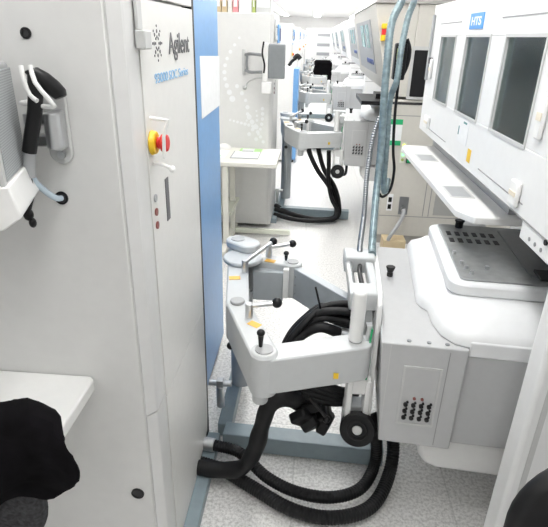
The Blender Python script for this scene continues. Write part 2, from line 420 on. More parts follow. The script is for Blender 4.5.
def jacket():
    bm = bmesh.new(); nx, nz = 34, 44
    # a cloth folded over the chair back: profile runs from the far hem over the top to the near hem
    G = []
    for j in range(nz+1):
        s = j/nz; row = []
        for i in range(nx+1):
            u = i/nx; yc = .60
            e = max(0, min(1, (u-.66)/.34)); hem = .855 + .09*e + .010*math.sin(26*u)
            topz = 1.046 + .016*max(0, min(1, (u-.7)/.2)) + .010*math.exp(-((u-.91)/.02)**2)
            if u > .96: topz -= .02*((u-.96)/.04)**2
            ww = .030 + .004*math.sin(17*u+2)
            if s < .3: z = .97 + (topz-.025-.97)*(s/.3); y = yc+ww
            elif s < .42:
                a = (s-.3)/.12*math.pi; y = yc+ww*math.cos(a); z = topz-.025+.025*math.sin(a)
            else:
                k = (s-.42)/.58; z = topz-.025 + (hem-topz+.025)*k
                y = yc-ww - .006*math.sin(23*u+5*k)*k - .006*k
            xr = -.362 + .66*max(0, .6-y) + .9*min(0, .6-y)
            z += .003*math.sin(31*u+14*s); x2 = -.90 + (xr+.90)*u + .005*math.sin(9*s+1)*u 
            row.append(bm.verts.new((x2, y, z)))
        G.append(row)
    for j in range(nz):
        for i in range(nx): bm.faces.new((G[j][i], G[j][i+1], G[j+1][i+1], G[j+1][i]))
    m = MB(); m.bm.free(); m.bm = bm
    o = m.build('jacket', 'cloth'); md = o.modifiers.new('s', 'SOLIDIFY'); md.thickness = .012; md.offset = 0
    sb = o.modifiers.new('sub', 'SUBSURF'); sb.levels = 1; sb.render_levels = 1
    tx = bpy.data.textures.new('folds', 'CLOUDS'); tx.noise_scale = .07; tx.noise_depth = 3
    dm = o.modifiers.new('folds', 'DISPLACE'); dm.texture = tx; dm.strength = .022; dm.mid_level = .5
    tag(o, 'black jacket draped over the chair back in the bottom left corner', 'jacket')
jacket()

# ------------------------------------------------------------------ manipulator arm
def clamp_lever(root, px, py, z, tip, kr=.017):
    """upright spindle, bent lever and black knob"""
    l = MB(); l.cyl((px, py, z), (px, py, z+.055), .0135); l.tube([(px, py, z+.045), (tip[0], tip[1], z+tip[2])], .0085, smooth=False)
    l = l.build('clamp_lever', 'steel', root, bevel=.002)
    MB().ball((tip[0], tip[1], z+tip[2]), kr).build('knob', 'black', l)

def make_manipulator(dx, dy, dz, label, mat_top='arm'):
    def P(x, y, z=0): return (x+dx, y+dy, z)
    Q = lambda pts: [(px+dx, py+dy) for px, py in pts]
    t = thing('manipulator', label, 'manipulator', (-.27+dx, 1.9+dy, 0), group='test head manipulators')
    za, zb = .575+dz, .72+dz
    A, B, E = (-.232, 1.60), (-.108, 1.302), (.185, 1.405)
    C, D, F = (-.300, 2.095), (-.048, 1.985), (.19, 1.70)
    def bar(a, b, r0, r1=None): return Q(capsule(a, b, r0, r1))
    o = MB().prism(bar(A, C, .043), za, zb).build('base_bar', 'arm', t, bevel=.006)
    for q in (A, C):
        MB().cyl(P(*q, zb), P(*q, zb+.012), .026).build('pivot_cap', 'recess', o, bevel=.003)
    MB().cyl(P(-.262, 1.98, zb), P(-.262, 1.98, zb+.018), .085).build('shoulder_disc', 'arm', t, bevel=.006)
    o = MB().prism(bar(C, (-.25, 2.06), .052), zb+.0185, zb+.05).build('shoulder_cap', 'arm', t, bevel=.006)
    MB().cyl(P(-.300, 2.095, zb+.05), P(-.300, 2.095, zb+.054), .030).build('pivot_cap', 'recess', o)
    # front pair of links
    MB().prism(bar(A, B, .040, .044), za-.002, zb+.001).build('front_inner_link', 'arm', t, bevel=.006)
    MB().prism(bar(B, E, .043, .046), za+.012, zb-.006).build('front_outer_link', 'arm', t, bevel=.005)
    MB().cyl(P(*B, za-.003), P(*B, zb+.006), .041).cyl(P(B[0]-.012, B[1]+.02, za-.06), P(B[0]-.012, B[1]+.02, za-.002), .026).build('elbow_pin', 'arm', t, bevel=.006)
    k = MB().cyl(P(*B, zb+.006), P(*B, zb+.010), .028).build('pivot_cap', 'recess', t)
    MB().cyl(P(B[0]-.012, B[1]+.012, zb+.010), P(B[0]-.012, B[1]+.012, zb+.045), .006, .009).ball(P(B[0]-.012, B[1]+.012, zb+.058), .013, (1, 1, .9)).build('knob', 'black', k)
    # rear pair of links
    MB().prism(bar((-.22, 2.03), D, .040), za-.01, zb).build('rear_inner_link', 'arm', t, bevel=.006)
    MB().box(P(-.215, 1.935, za-.02), P(-.085, 1.985, zb-.03)).build('link_plate', 'armd', t, bevel=.003)
    MB().prism(bar(D, F, .020), za-.01, zb-.012).build('rear_outer_link', 'armd', t, bevel=.003)
    MB().box(P(-.086, 1.925, za), P(-.062, 1.95, zb-.01)).build('hinge_block', 'white', t, bevel=.003)
    k = MB().cyl(P(*D, zb), P(*D, zb+.005), .024).build('pivot_cap', 'recess', t)
    MB().cyl(P(D[0]-.03, D[1]+.005, zb+.005), P(D[0]-.03, D[1]+.005, zb+.03), .005, .008).ball(P(D[0]-.03, D[1]+.005, zb+.038), .012, (1, 1, .8)).build('knob', 'black', k)
    clamp_lever(t, -.238+dx, 1.86+dy, zb, (-.135+dx, 2.00+dy, .085))
    clamp_lever(t, -.155+dx, 2.03+dy, zb, (-.055+dx, 2.06+dy, .055))
    clamp_lever(t, -.178+dx, 1.50+dy, zb, (-.085+dx, 1.515+dy, .055), .018)
    for px, py, r in ((-.272, 1.80, .2), (-.145, 1.985, -.3), (-.155, 1.455, -.6)):
        m = Matrix.Translation(V(P(px, py, zb))) @ Matrix.Rotation(r, 4, 'Z')
        MB().box((-.022, -.014, 0), (.022, .014, .0022), m).build('warning_label', 'orange', t)
    d = MB().box((.110, 1.3270, zb-.103), (.126, 1.3285, zb-.082), Matrix.Translation((dx, dy, 0))); d.build('warning_label', 'yellow', t)
    # bolts on the hinge plate
    for bz in (.02, .06, .10):
        MB().cyl(P(-.03, 1.945, za+bz), P(-.03, 1.935, za+bz), .006).build('bolt', 'dsteel', t)
    # column and floor frame
    MB().cyl(P(-.27, 1.99, .08), P(-.27, 1.99, za), .05).build('column', 'armd', t)
    MB().prism([(1.62+dy, za-.001), (1.99+dy, za-.001), (1.99+dy, .25), (1.93+dy, .25)], -.28+dx, -.262+dx, 'x').build('gusset', 'armd', t)
    m = Matrix.Translation(P(0, 1.64, 0)) @ Matrix.Rotation(math.radians(-3), 4, 'Z')
    MB().box((-.30, -.04, .008), (.36, .035, .09), m).build('cross_beam', 'beam', t, bevel=.004)
    MB().box(P(-.335, 1.69, .008), P(-.275, 2.5, .075)).build('side_beam', 'beam', t, bevel=.004)
    v = MB(); v.cyl(P(-.39, 1.80, .205), P(-.29, 1.80, .205), .014); v.box(P(-.355, 1.785, .19), P(-.325, 1.815, .225)); v.cyl(P(-.34, 1.80, .08), P(-.34, 1.80, .19), .018)
    v.build('air_fitting', 'steel', t, bevel=.002)
    MB().ball(P(-.262, 1.615, za-.05), .015).cyl(P(-.262, 1.63, za-.05), P(-.262, 1.66, za-.05), .008).build('lock_knob', 'black', t)
    # upright frame that carries the head
    fx = MB()
    fx.prism([(1.455+dy, .815+dz), (1.49+dy, .843+dz), (2.08+dy, .80+dz), (2.08+dy, .36+dz), (1.40+dy, .35+dz)], .240+dx, .256+dx, 'x')
    for v_ in fx.bm.verts: v_.co.x += (v_.co.y-dy-1.42)*.0732
    fx.build('carrier_plate', 'white', t, bevel=.004)
    r = MB()
    r.box(P(.155, 1.80, .77+dz), P(.272, 1.90, .835+dz)); r.box(P(.155, 1.50, .77+dz), P(.25, 1.585, .835+dz)); r.box(P(.232, 1.585, .775+dz), P(.262, 1.80, .82+dz))
    r.box(P(.165, 1.52, .60+dz), P(.243, 1.66, .77+dz))
    r.build('carrier_bracket', 'arm', t, bevel=.006)
    MB().cyl(P(.170, 1.585, .805+dz), P(.170, 1.80, .805+dz), .015).build('slide_rod', 'steel', t)
    MB().tube([P(.215, 1.81, .80+dz), P(.205, 1.70, .815+dz), P(.21, 1.58, .80+dz)], .009).build('short_cable', 'black', t)
    MB().cyl(P(.176, 1.402, zb-.004), P(.176, 1.402, .895+dz), .0225).build('end_post', 'white', t, bevel=.008, seg=3)
    MB().box(P(.208, 1.405, .56+dz), P(.226, 1.43, .77+dz)).build('guide_strip', 'steel', t)
    MB().tube([P(.224, 1.398, .57+dz), P(.228, 1.396, .64+dz), P(.222, 1.397, .70+dz), P(.226, 1.40, .76+dz)], .003).build('earth_wire', 'green', t)
    MB().box(P(.176, 1.405, .50+dz), P(.236, 1.50, .56+dz)).box(P(.165, 1.40, .40+dz), P(.185, 1.47, .56+dz)).box(P(.226, 1.40, .40+dz), P(.246, 1.47, .56+dz)).build('clevis', 'white', t, bevel=.004)
    MB().ring(P(.212, 1.385, .372+dz), (-.15, -1, .25), .060, .018, .036).ring(P(.212, 1.383, .374+dz), (-.15, -1, .25), .036, .030, .042).build('hose_reel', 'rubber', t, bevel=.005)
    MB().cyl(P(.214, 1.40, .368+dz), P(.2095, 1.369, .376+dz), .017).build('hub_cap', 'lgrey', t, bevel=.003)
    MB().box(P(.165, 1.44, .30+dz), P(.246, 1.50, .42+dz)).build('lower_block', 'arm', t, bevel=.005)
    return t
man1 = make_manipulator(0, 0, 0, 'nearest grey jointed manipulator arm with black knobs, in the foreground')

# ------------------------------------------------------------------ test head
ROT = math.radians(-4.2)
def make_head(loc, label, mirror_front=True):
    t = thing('test_head', label, 'test head', loc, ROT, group='test heads on the manipulators', local=True)
    # body: front profile leans in slightly at the lower left
    b = MB()
    def ring(v): return [(0.0, v, .748), (.03, v, .362), (.262, v, .358), (.262, v, .748)]
    b.loft([ring(0), ring(.80)])
    b.build('left_body', 'head', t, bevel=.004)
    MB().box((.2622, .016, .375), (.84, .80, .745)).build('right_body', 'head', t, bevel=.002)
    MB().box((.207, -.0012, .37), (.2095, .004, .735)).build('panel_seam', 'seam', t)
    MB().box((.03, -.0012, .37), (.032, .004, .74)).build('panel_seam', 'lgrey', t)
    # recessed connector panel
    f = MB(); f.box((.078, -.004, .445), (.195, .001, .452)); f.box((.078, -.004, .666), (.195, .001, .673)); f.box((.078, -.004, .4525), (.084, .001, .6655)); f.box((.189, -.004, .4525), (.195, .001, .6655))
    f.build('panel_frame', 'lgrey', t)
    cp = MB().box((.0845, -.0015, .4528), (.1885, .002, .6652)).build('connector_panel', 'head', t)
    for r in range(4):
        for c in range(4):
            if r == 3 and c in (0, 3): continue
            big = r < 3; x = .0995+.0245*c; z = .474+.026*r
            j = MB()
            if big: j.cyl((x, -.0015, z), (x, -.008, z), .0072, n=14); j.cyl((x+.005, -.0015, z+.010), (x+.005, -.006, z+.010), .004, n=10)
            else: j.cyl((x, -.0015, z), (x, -.006, z), .005, n=10)
            j.build('connector', 'black' if big else 'dred', cp)
    # cap screws along the front edge
    for u in (.085, .145, .2): MB().cyl((u, .022, .748), (u, .022, .751), .007, n=14).build('cap_screw', 'dsteel', t)
    # side knob on the top plate
    MB().cyl((.052, .49, .748), (.052, .49, .765), .012).cyl((.052, .49, .765), (.052, .49, .79), .010, .019).build('knob', 'black', t, bevel=.003)
    # moulded cover
    base = [(.144, .80), (.131, .28), (.145, .245), (.162, .225), (.168, .14), (.185, .07), (.22, .026), (.262, .012), (.85, .012), (.85, .80)]
    def inset(p, d):
        c = (.5, .5); return [(x + (d if x < .4 else (-d if x > .8 else 0)), y + (d*1.3 if y < .3 else (-d if y > .7 else 0))) for x, y in p]
    k = MB()
    k.loft([[(x, y, z) for x, y in inset(base, d)] for z, d in ((.749, 0), (.775, .002), (.795, .012), (.82, .045), (.838, .062), (.842, .075))])
    k.build('top_cover', 'cover', t, bevel=.004)
    MB().box((.2635, .0095, .718), (.85, .04, .772)).build('cover_skirt', 'cover', t, bevel=.006, seg=3)
    # raised lip and socket plate
    lp = MB().prism(rrect(.213, .86, .175, .77, .055), .842, .885).build('plate_lip', 'cover', t, bevel=.008)
    pl = MB().prism(rrect(.248, .84, .205, .75, .02), .8855, .892).build('socket_plate', 'plate', t, bevel=.002)
    for r in range(2):
        for c in range(6):
            MB().box((.268+.033*c, .615-.075*r, .8922), (.285+.033*c, .655-.075*r, .8945)).build('socket_slot', 'gap', pl)
    MB().box((.48, .26, .8922), (.82, .70, .896)).build('inner_board', 'dsteel', pl)
    MB().box((.50, .225, .8963), (.64, .30, .905)).build('connector_block', 'gap', pl)
    for u, v in ((.262, .42), (.272, .33), (.29, .25), (.28, .29), (.35, .30)): MB().cyl((u, v, .892), (u, v, .903), .007, n=12).build('guide_pin', 'steel', pl)
    for u in (.33, .60): MB().cyl((u, .715, .892), (u, .715, .918), .016).cyl((u, .715, .918), (u, .715, .926), .020).build('clamp_knob', 'black', pl, bevel=.003)
    # rounded white shroud underneath
    pts = [(.70, .36)] + [(.17, .36), (.17, .315), (.18, .27), (.205, .238), (.245, .222)] + [(.70, .215)]
    MB().prism(pts, .045, .78, 'y').build('bottom_shroud', 'white', t, bevel=.02, seg=3)
    return t
head1 = make_head((.25, 1.35, 0), 'white and grey test head in the foreground right, dark slotted plate on top')

# ------------------------------------------------------------------ hoses and cables of the first station
def hose(name, label, cat, pts, r, m='rubber', ridge=.05, pitch=.012, n=14, group=None, lump=0):
    o = MB().tube(pts, r, n=n, ridge=ridge, pitch=pitch, lump=lump).build(name, m)
    return tag(o, label, cat, group)
h = thing('floor_hose', 'outer of the two black ribbed hoses looping on the floor', 'hose', (-.37, 1.57, .03))
MB().tube([(-.40, 1.50, .05), (-.28, 1.47, .045), (-.16, 1.41, .035), (.0, 1.32, .035), (.15, 1.30, .035), (.29, 1.36, .035), (.372, 1.50, .06), (.385, 1.58, .16), (.33, 1.55, .28), (.27, 1.45, .35), (.235, 1.395, .375)], .0245, n=16, ridge=.05, pitch=.011).build('ribbed_tube', 'rubber', h)
h = thing('floor_hose', 'inner of the two black ribbed hoses, with a silver coupling at the tester', 'hose', (-.37, 1.60, .1))
MB().tube([(-.33, 1.565, .075), (-.22, 1.535, .075), (-.10, 1.44, .055), (.02, 1.385, .05), (.15, 1.375, .05), (.26, 1.43, .05), (.318, 1.53, .08), (.31, 1.54, .20), (.285, 1.48, .30), (.262, 1.42, .33)], .022, n=16, ridge=.05, pitch=.011).build('ribbed_tube', 'rubber', h)
MB().cyl((-.385, 1.572, .075), (-.325, 1.563, .075), .027).build('coupling', 'steel', h, bevel=.003)
hose('cable_sleeve', 'thick black taped cable sleeve bending from the arm down to the tester foot', 'cable',
     [(.0, 1.47, .41), (-.05, 1.45, .432), (-.098, 1.43, .405), (-.122, 1.42, .32), (-.145, 1.42, .21), (-.19, 1.43, .11), (-.26, 1.44, .075), (-.39, 1.45, .07)], .031, ridge=0, lump=.10)
t = thing('cable_bundle', 'black cable harness fanning across between the front and rear arm links', 'cables', (.15, 1.56, .70))
for k, (z0, y0, r) in enumerate(((.772, 1.55, .012), (.758, 1.52, .014), (.740, 1.54, .014), (.722, 1.52, .013), (.705, 1.53, .013), (.675, 1.51, .0185), (.715, 1.56, .016), (.745, 1.56, .014))):
    q = (z0-.675)/.1; j = .012*((k*7) % 5-2)
    MB().tube([(.20, y0, z0-.015), (.14, y0, z0-.004), (.07, y0+j*.5, .690+.055*q+.010), (.015, 1.525+j, .672+.045*q), (-.035, 1.50+j, .630+.025*q), (-.062, 1.485+j, .565), (-.05, 1.48+j, .46), (-.02, 1.49, .40)], r).build('cable', 'rubber', t)
MB().cyl((.135, 1.508, .672), (.168, 1.51, .664), .0225).build('cable_ferrule', 'steel', t)
MB().tube([(.07, 1.53, .73), (.055, 1.52, .79), (.042, 1.52, .84)], .0035).build('cable_tie', 'black', t)
t = thing('connector_cluster', 'bunch of black connectors hanging below the front arm link', 'connectors', (.06, 1.5, .33))
random.seed(3)
for k, (x, y, z, s, an) in enumerate(((-.035, 1.49, .42, 1.3, .3), (.0, 1.50, .385, 1.5, .8), (.025, 1.47, .33, 1.4, .9), (.065, 1.49, .295, 1.4, .7), (.11, 1.50, .285, 1.2, .3), (.055, 1.52, .365, 1.5, 1.1), (.10, 1.51, .33, 1.2, .9))):
    m = Matrix.Translation((x, y, z)) @ Matrix.Rotation(an, 4, 'Y') @ Matrix.Rotation(.3*k, 4, 'Z')
    MB().box((-.035*s, -.02, -.024*s), (.035*s, .02, .024*s), m).box((.034*s, -.014, -.016*s), (.052*s, .014, .016*s), m).build('connector', 'rubber', t, bevel=.009)
for k in range(5):
    MB().tube([(.22, 1.54+.008*k, .42-.014*k), (.16, 1.50, .44-.014*k), (.09, 1.49, .475-.02*k), (.02, 1.49, .50-.02*k), (-.04, 1.48, .48)], .013).build('cable', 'rubber', t)
MB().tube([(.04, 1.45, .44), (.08, 1.44, .40), (.105, 1.44, .365)], .006).ball((.108, 1.44, .355), .014).build('dangling_plug', 'black', t)

# ------------------------------------------------------------------ first handler (right of the aisle)
XH = .62
t = thing('handler_machine', 'white windowed handler machine along the right edge, above the test head', 'machine', (1.2, 2.0, 0), group='handler machines along the aisle')
def face_with_holes(y0, y1, z0, z1, holes, x0, x1):
    """front wall from bars around rectangular openings (holes sorted by y)"""
    m = MB(); zs0 = min(h[2] for h in holes); zs1 = max(h[3] for h in holes)
    m.box((x0, y0, z0), (x1, y1, zs0)); m.box((x0, y0, zs1), (x1, y1, z1)); c = y0
    for a, b, _, _ in holes: m.box((x0, c, zs0), (x1, a, zs1)); c = b
    m.box((x0, c, zs0), (x1, y1, zs1)); return m
WIN = [(1.535, 1.86, 1.322, 1.618), (2.025, 2.345, 1.322, 1.618), (2.51, 2.80, 1.322, 1.618)]
face_with_holes(1.0, 3.05, 1.135, 1.765, WIN, XH, XH+.03).build('front_housing', 'hood', t, bevel=.003)
MB().box((XH+.0305, 1.0, 1.135), (1.7, 1.03, 1.765)).box((XH+.0305, 3.02, 1.135), (1.7, 3.05, 1.765)).box((1.67, 1.0305, 1.16), (1.7, 3.0195, 1.734)).build('hood_shell', 'hood', t, bevel=.003)
MB().box((XH+.0305, 1.0305, 1.136), (1.669, 3.0195, 1.16)).build('deck', 'lgrey', t)
MB().box((XH+.0305, 1.0305, 1.745), (1.669, 3.0195, 1.755)).build('light_inlet_pane', 'glass', t)  # unseen glass roof, added so ceiling light reaches the inside of the hood
MB().box((XH+.002, 1.0, 1.0797), (XH+.04, 1.44, 1.134)).build('lower_fascia', 'hood', t, bevel=.003)
MB().box((XH-.0012, 1.0, 1.1342), (XH+.01, 2.3, 1.1385)).build('door_seam', 'seam', t)
MB().cyl((XH-.004, 1.268, 1.130), (XH+.001, 1.268, 1.130), .008).build('latch_dot', 'black', t)
for y in (1.29, 1.33, 1.37): MB().cyl((XH, y, 1.10), (XH+.002, y, 1.10), .006, n=12).build('fascia_screw', 'seam', t)
# insides seen through the panes
ins = MB()
ins.box((1.25, 1.2, 1.161), (1.5, 2.9, 1.60)); ins.box((.80, 1.62, 1.161), (1.02, 1.70, 1.56)); ins.box((.78, 1.5, 1.50), (1.1, 2.9, 1.53)); ins.box((.82, 2.12, 1.161), (.95, 2.3, 1.42)); ins.box((.8, 2.62, 1.161), (.95, 2.72, 1.5))
ins.build('inner_mechanism', 'inner', t, bevel=.004)
ins = MB(); ins.box((.76, 1.75, 1.45), (.90, 1.80, 1.47)); ins.box((.74, 1.55, 1.161), (1.2, 1.60, 1.40)); ins.cyl((.85, 2.05, 1.161), (.85, 2.05, 1.7), .03); ins.box((.80, 2.18, 1.46), (1.0, 2.24, 1.6)); ins.box((.8, 1.9, 1.161), (1.2, 2.0, 1.3))
ins.build('inner_mechanism', 'lgrey', t, bevel=.004)
for a, b, z0, z1 in WIN:
    f = MB(); 
    f.box((XH-.004, a-.006, z0-.006), (XH-.0003, b+.006, z0+.004)); f.box((XH-.004, a-.006, z1-.004), (XH-.0003, b+.006, z1+.006)); f.box((XH-.004, a-.006, z0+.0042), (XH-.0003, a+.004, z1-.0042)); f.box((XH-.004, b-.004, z0+.0042), (XH-.0003, b+.006, z1-.0042))
    w = f.build('window_frame', 'lgrey', t)
    MB().box((XH+.008, a+.0005, z0+.0005), (XH+.012, b-.0005, z1-.0005)).build('window_pane', 'glass', w)
for y0, y1 in ((1.50, 1.94), (2.46, 2.86)):
    MB().box((XH-.0012, y0, 1.672), (XH+.01, y1, 1.676)).build('door_seam', 'seam', t)
MB().box((XH-.0012, 1.46, 1.17), (XH+.01, 1.90, 1.174)).build('door_seam', 'seam', t)
MB().box((XH-.0012, 2.42, 1.17), (XH+.01, 2.85, 1.174)).build('door_seam', 'seam', t)
for y, z, hy, hz in ((2.925, 1.46, .018, .05), (2.84, 1.20, .05, .03), (1.515, 1.19, .032, .038), (1.45, 1.42, .02, .06)):
    g = MB().box((XH-.014, y-hy, z-hz), (XH-.0005, y+hy, z+hz)).build('door_handle', 'white', t, bevel=.006)
    MB().box((XH-.0165, y-hy*.75, z-hz*.18), (XH-.0141, y+hy*.75, z+hz*.18)).build('grip_insert', 'cream', g)
MB().box((XH-.012, 3.0, 1.40), (XH-.0005, 3.03, 1.72)).build('hinge_strip', 'grey', t, bevel=.002)
MB().box((XH-.016, 2.94, 1.485), (XH-.0005, 2.975, 1.515)).build('latch', 'black', t)
sg = MB().box((XH-.003, 2.145, 1.643), (XH-.0004, 2.325, 1.700)).build('sign_plate', 'sign', t)
lettering('sign_lettering', 'HTS', .042, 'paper', sg, facing_aisle_left(XH-.0034, 2.30, 1.657), .13, bold=.001)
nt_ = MB().box((XH-.0016, 2.10, 1.215), (XH-.0004, 2.24, 1.312)).build('notice_label', 'paper', t)
m = MB(); m.box((XH-.0022, 2.125, 1.293), (XH-.0017, 2.175, 1.301)); m.box((XH-.0022, 2.225, 1.24), (XH-.0017, 2.238, 1.275)); m.build('notice_print', 'teal', nt_)
MB().box((XH-.0016, 2.015, 1.165), (XH-.0004, 2.06, 1.215)).build('warning_label', 'yellow', t)
# tray ledge with two grey recesses and its round leg
tr = MB().prism([(.66, 1.70), (.575, 1.70), (.53, 1.78), (.51, 2.90), (.53, 2.97), (1.1, 2.97), (1.1, 1.70)], 1.022, 1.05).build('tray_ledge', 'white', t, bevel=.005)
for y0, y1 in ((1.93, 2.10), (2.56, 2.72)):
    f = MB().box((.546, y0, 1.0503), (.64, y1, 1.0515)).build('tray_recess', 'lgrey', tr)
    MB().box((.556, y0+.015, 1.0517), (.63, y1-.015, 1.0522)).build('recess_floor', 'grey', f)
MB().cyl((.80, 2.40, .02), (.80, 2.40, 1.0215), .065).build('ledge_leg', 'white', t)
MB().box((.70, 1.745, 1.0505), (1.6, 3.0, 1.0795)).build('under_hood_frame', 'grey', t)
# base and pillar
MB().box((1.25, 1.15, 0), (1.7, 3.05, 1.02)).build('base_cabinet', 'lgrey', t, bevel=.004)
MB().box((.606, 1.10, .0), (1.249, 1.18, 1.079)).build('pillar_panel', 'hood', t, bevel=.012, seg=3)
pv = MB().box((.635, 1.0985, .10), (.65, 1.0999, 1.0)).build('pillar_groove', 'lgrey', t)
MB().box((1.11, 1.75, 1.0), (1.249, 2.9, 1.0205)).build('ledge_support', 'grey', t)

# ------------------------------------------------------------------ second and further stations, left
DX = .04
tester2 = make_tester(DX, 4.33, 'second tester cabinet down the aisle, white bubble print on its near side', False)
dots = MB(); random.seed(11)
def arc(x0, z0, x1, z1, bend, n, r0, r1):
    for k in range(n):
        s = k/(n-1); x = x0+(x1-x0)*s + bend*math.sin(math.pi*s); z = z0+(z1-z0)*s
        r = r0+(r1-r0)*s
        dots.cyl((x, 4.3298, z), (x, 4.3285, z), r*random.uniform(.75, 1.2), n=16)
arc(-.60, 1.58, -.66, 1.12, -.09, 10, .010, .022)
arc(-.62, 1.22, -.54, .95, .04, 6, .020, .012)
arc(-.41, 1.05, -.46, .80, .02, 7, .012, .016)
arc(-.46, 1.03, -.52, .84, .03, 6, .010, .017)
arc(-.68, .95, -.46, .90, 0, 8, .009, .016)
arc(-.52, .98, -.40, .78, .0, 6, .018, .016)
dots.build('bubble_print', 'paper', tester2)
MB().box((DX+XT-.061, 5.02, 1.36), (DX+XT-.0595, 5.45, 1.60)).build('navy_panel', 'navy', tester2)
MB().box((DX+XT+.0025, 4.72, 1.545), (DX+XT+.016, 4.93, 1.69)).build('blue_sign', 'blue', tester2, bevel=.002)
MB().box((DX+XT+.0162, 4.80, 1.56), (DX+XT+.022, 4.91, 1.66)).build('navy_face', 'navy', tester2)
# bracket and display of the second tester
t = thing('wall_bracket', 'grey loop bracket on the side of the bubble printed tester', 'bracket', (-.50, 4.33, 1.4))
MB().box((-.575, 4.31, 1.31), (-.545, 4.3295, 1.50)).build('mounting_plate', 'lgrey', t, bevel=.004)
MB().tube([(-.545, 4.30, 1.46), (-.50, 4.25, 1.468), (-.42, 4.20, 1.465), (-.37, 4.19, 1.46)], .012).tube([(-.545, 4.30, 1.345), (-.50, 4.25, 1.335), (-.42, 4.20, 1.34), (-.37, 4.19, 1.345)], .012).tube([(-.53, 4.28, 1.34), (-.535, 4.28, 1.40), (-.53, 4.28, 1.465)], .010).build('hinge_arm', 'dsteel', t)
MB().tube([(-.55, 4.326, 1.215), (-.52, 4.29, 1.26), (-.46, 4.25, 1.29), (-.40, 4.22, 1.30)], .007).ball((-.556, 4.322, 1.212), .018).build('cable', 'lgrey', t)
t = thing('display_unit', 'grey display panel with white lower bezel sticking out from the second tester', 'display', (-.29, 4.2, 1.26))
MB().box((-.352, 4.13, 1.30), (-.225, 4.18, 1.545)).build('housing', 'dark_grey_case', t, bevel=.006)
MB().box((-.395, 4.12, 1.275), (-.353, 4.19, 1.55)).build('edge_trim', 'white', t, bevel=.006)
MB().box((-.400, 4.115, 1.19), (-.325, 4.195, 1.274)).build('lower_bezel', 'white', t, bevel=.006)
MB().tube([(-.385, 4.108, 1.56), (-.395, 4.105, 1.48), (-.378, 4.105, 1.40), (-.382, 4.108, 1.34)], .007).build('cord', 'black', t)
# boxes on top of it
for k, (x0, x1, m, lab, zz) in enumerate(((-.85, -.80, 'tan', 'tan binder at the left end of the row on the second tester', .26), (-.795, -.752, 'tan', 'tan binder second from the left on top of the second tester', .25), (-.747, -.712, 'ivory', 'ivory binder between the tan and the pink binder', .26), (-.708, -.665, 'pink', 'pink binder on top of the second tester', .27), (-.66, -.56, 'white', 'white box between the pink and the olive binder', .24), (-.555, -.53, 'olive', 'olive green binder on top of the second tester', .26), (-.525, -.41, 'lgrey', 'light grey box right of the olive binder', .25))):
    x0 += .05; x1 += .05
    nm = 'box' if k in (4, 6) else 'binder'
    t = thing('storage_box' if nm == 'box' else 'ring_binder', lab, nm, ((x0+x1)/2, 4.5, 1.76), group='binders and boxes on top of the second tester')
    MB().box((x0, 4.38, 1.7605), (x1, 4.62, 1.76+zz)).build('body' if nm == 'box' else 'cover', m, t, bevel=.003)
    MB().box((x0+.008, 4.3785, 1.80), (x1-.008, 4.3799, 1.88)).build('spine_label', 'paper', t)

# table in front of the second tester
t = thing('work_table', 'ivory work table with papers standing before the second tester', 'table', (-.6, 4.03, 0))
MB().box((-1.25, 3.76, .69), (-.245, 4.325, .725)).build('tabletop', 'ivory', t, bevel=.006)
for x in (-.64, -1.2):
    for y in (3.80, 4.16):
        MB().box((x-.022, y-.02, .06), (x+.022, y+.02, .6895)).build('leg', 'ivory', t, bevel=.004)
    MB().box((x-.022, 3.6, .012), (x+.022, 4.3, .06)).build('foot', 'ivory', t, bevel=.004)
MB().box((-1.25, 3.83, .28), (-.60, 4.27, .305)).build('lower_shelf', 'rail', t, bevel=.003)
MB().box((-.617, 4.14, .02), (-.14, 4.175, .06)).build('floor_rail', 'rail', t, bevel=.003)
cb_ = thing('clipboard', 'dark edged clipboard with white sheet on the ivory table', 'clipboard', (-.50, 4.03, .726))
MB().box((-.62, 3.90, .7255), (-.40, 4.16, .729)).build('board', 'grey', cb_)
MB().box((-.61, 3.92, .7292), (-.405, 4.15, .731)).build('sheet', 'paper', cb_)
MB().box((-.55, 4.13, .7312), (-.46, 4.158, .738)).build('clip', 'steel', cb_)
fo = thing('document_folder', 'pale green folder behind the clipboard on the ivory table', 'folder', (-.50, 4.22, .726))
MB().box((-.58, 4.17, .7255), (-.40, 4.27, .731)).build('cover', 'lgreen', fo)
MB().box((-.56, 4.18, .7312), (-.46, 4.25, .733)).build('sheet', 'paper', fo)
fo = thing('document_folder', 'white form sheet with green print at the left side of the ivory table', 'paper', (-.75, 4.0, .726))
MB().box((-.86, 3.90, .7255), (-.66, 4.18, .728)).build('cover', 'paper', fo)
MB().box((-.80, 3.92, .7282), (-.70, 3.98, .729)).build('green_print', 'lgreen', fo)
mo = MB().ball((-.72, 4.255, .728), .055, (1.1, .7, .75)); 
for v in mo.bm.verts: v.co.z = max(v.co.z, .7255)
tag(mo.build('computer_mouse', 'white'), 'small white rounded device at the back of the ivory table', 'mouse')

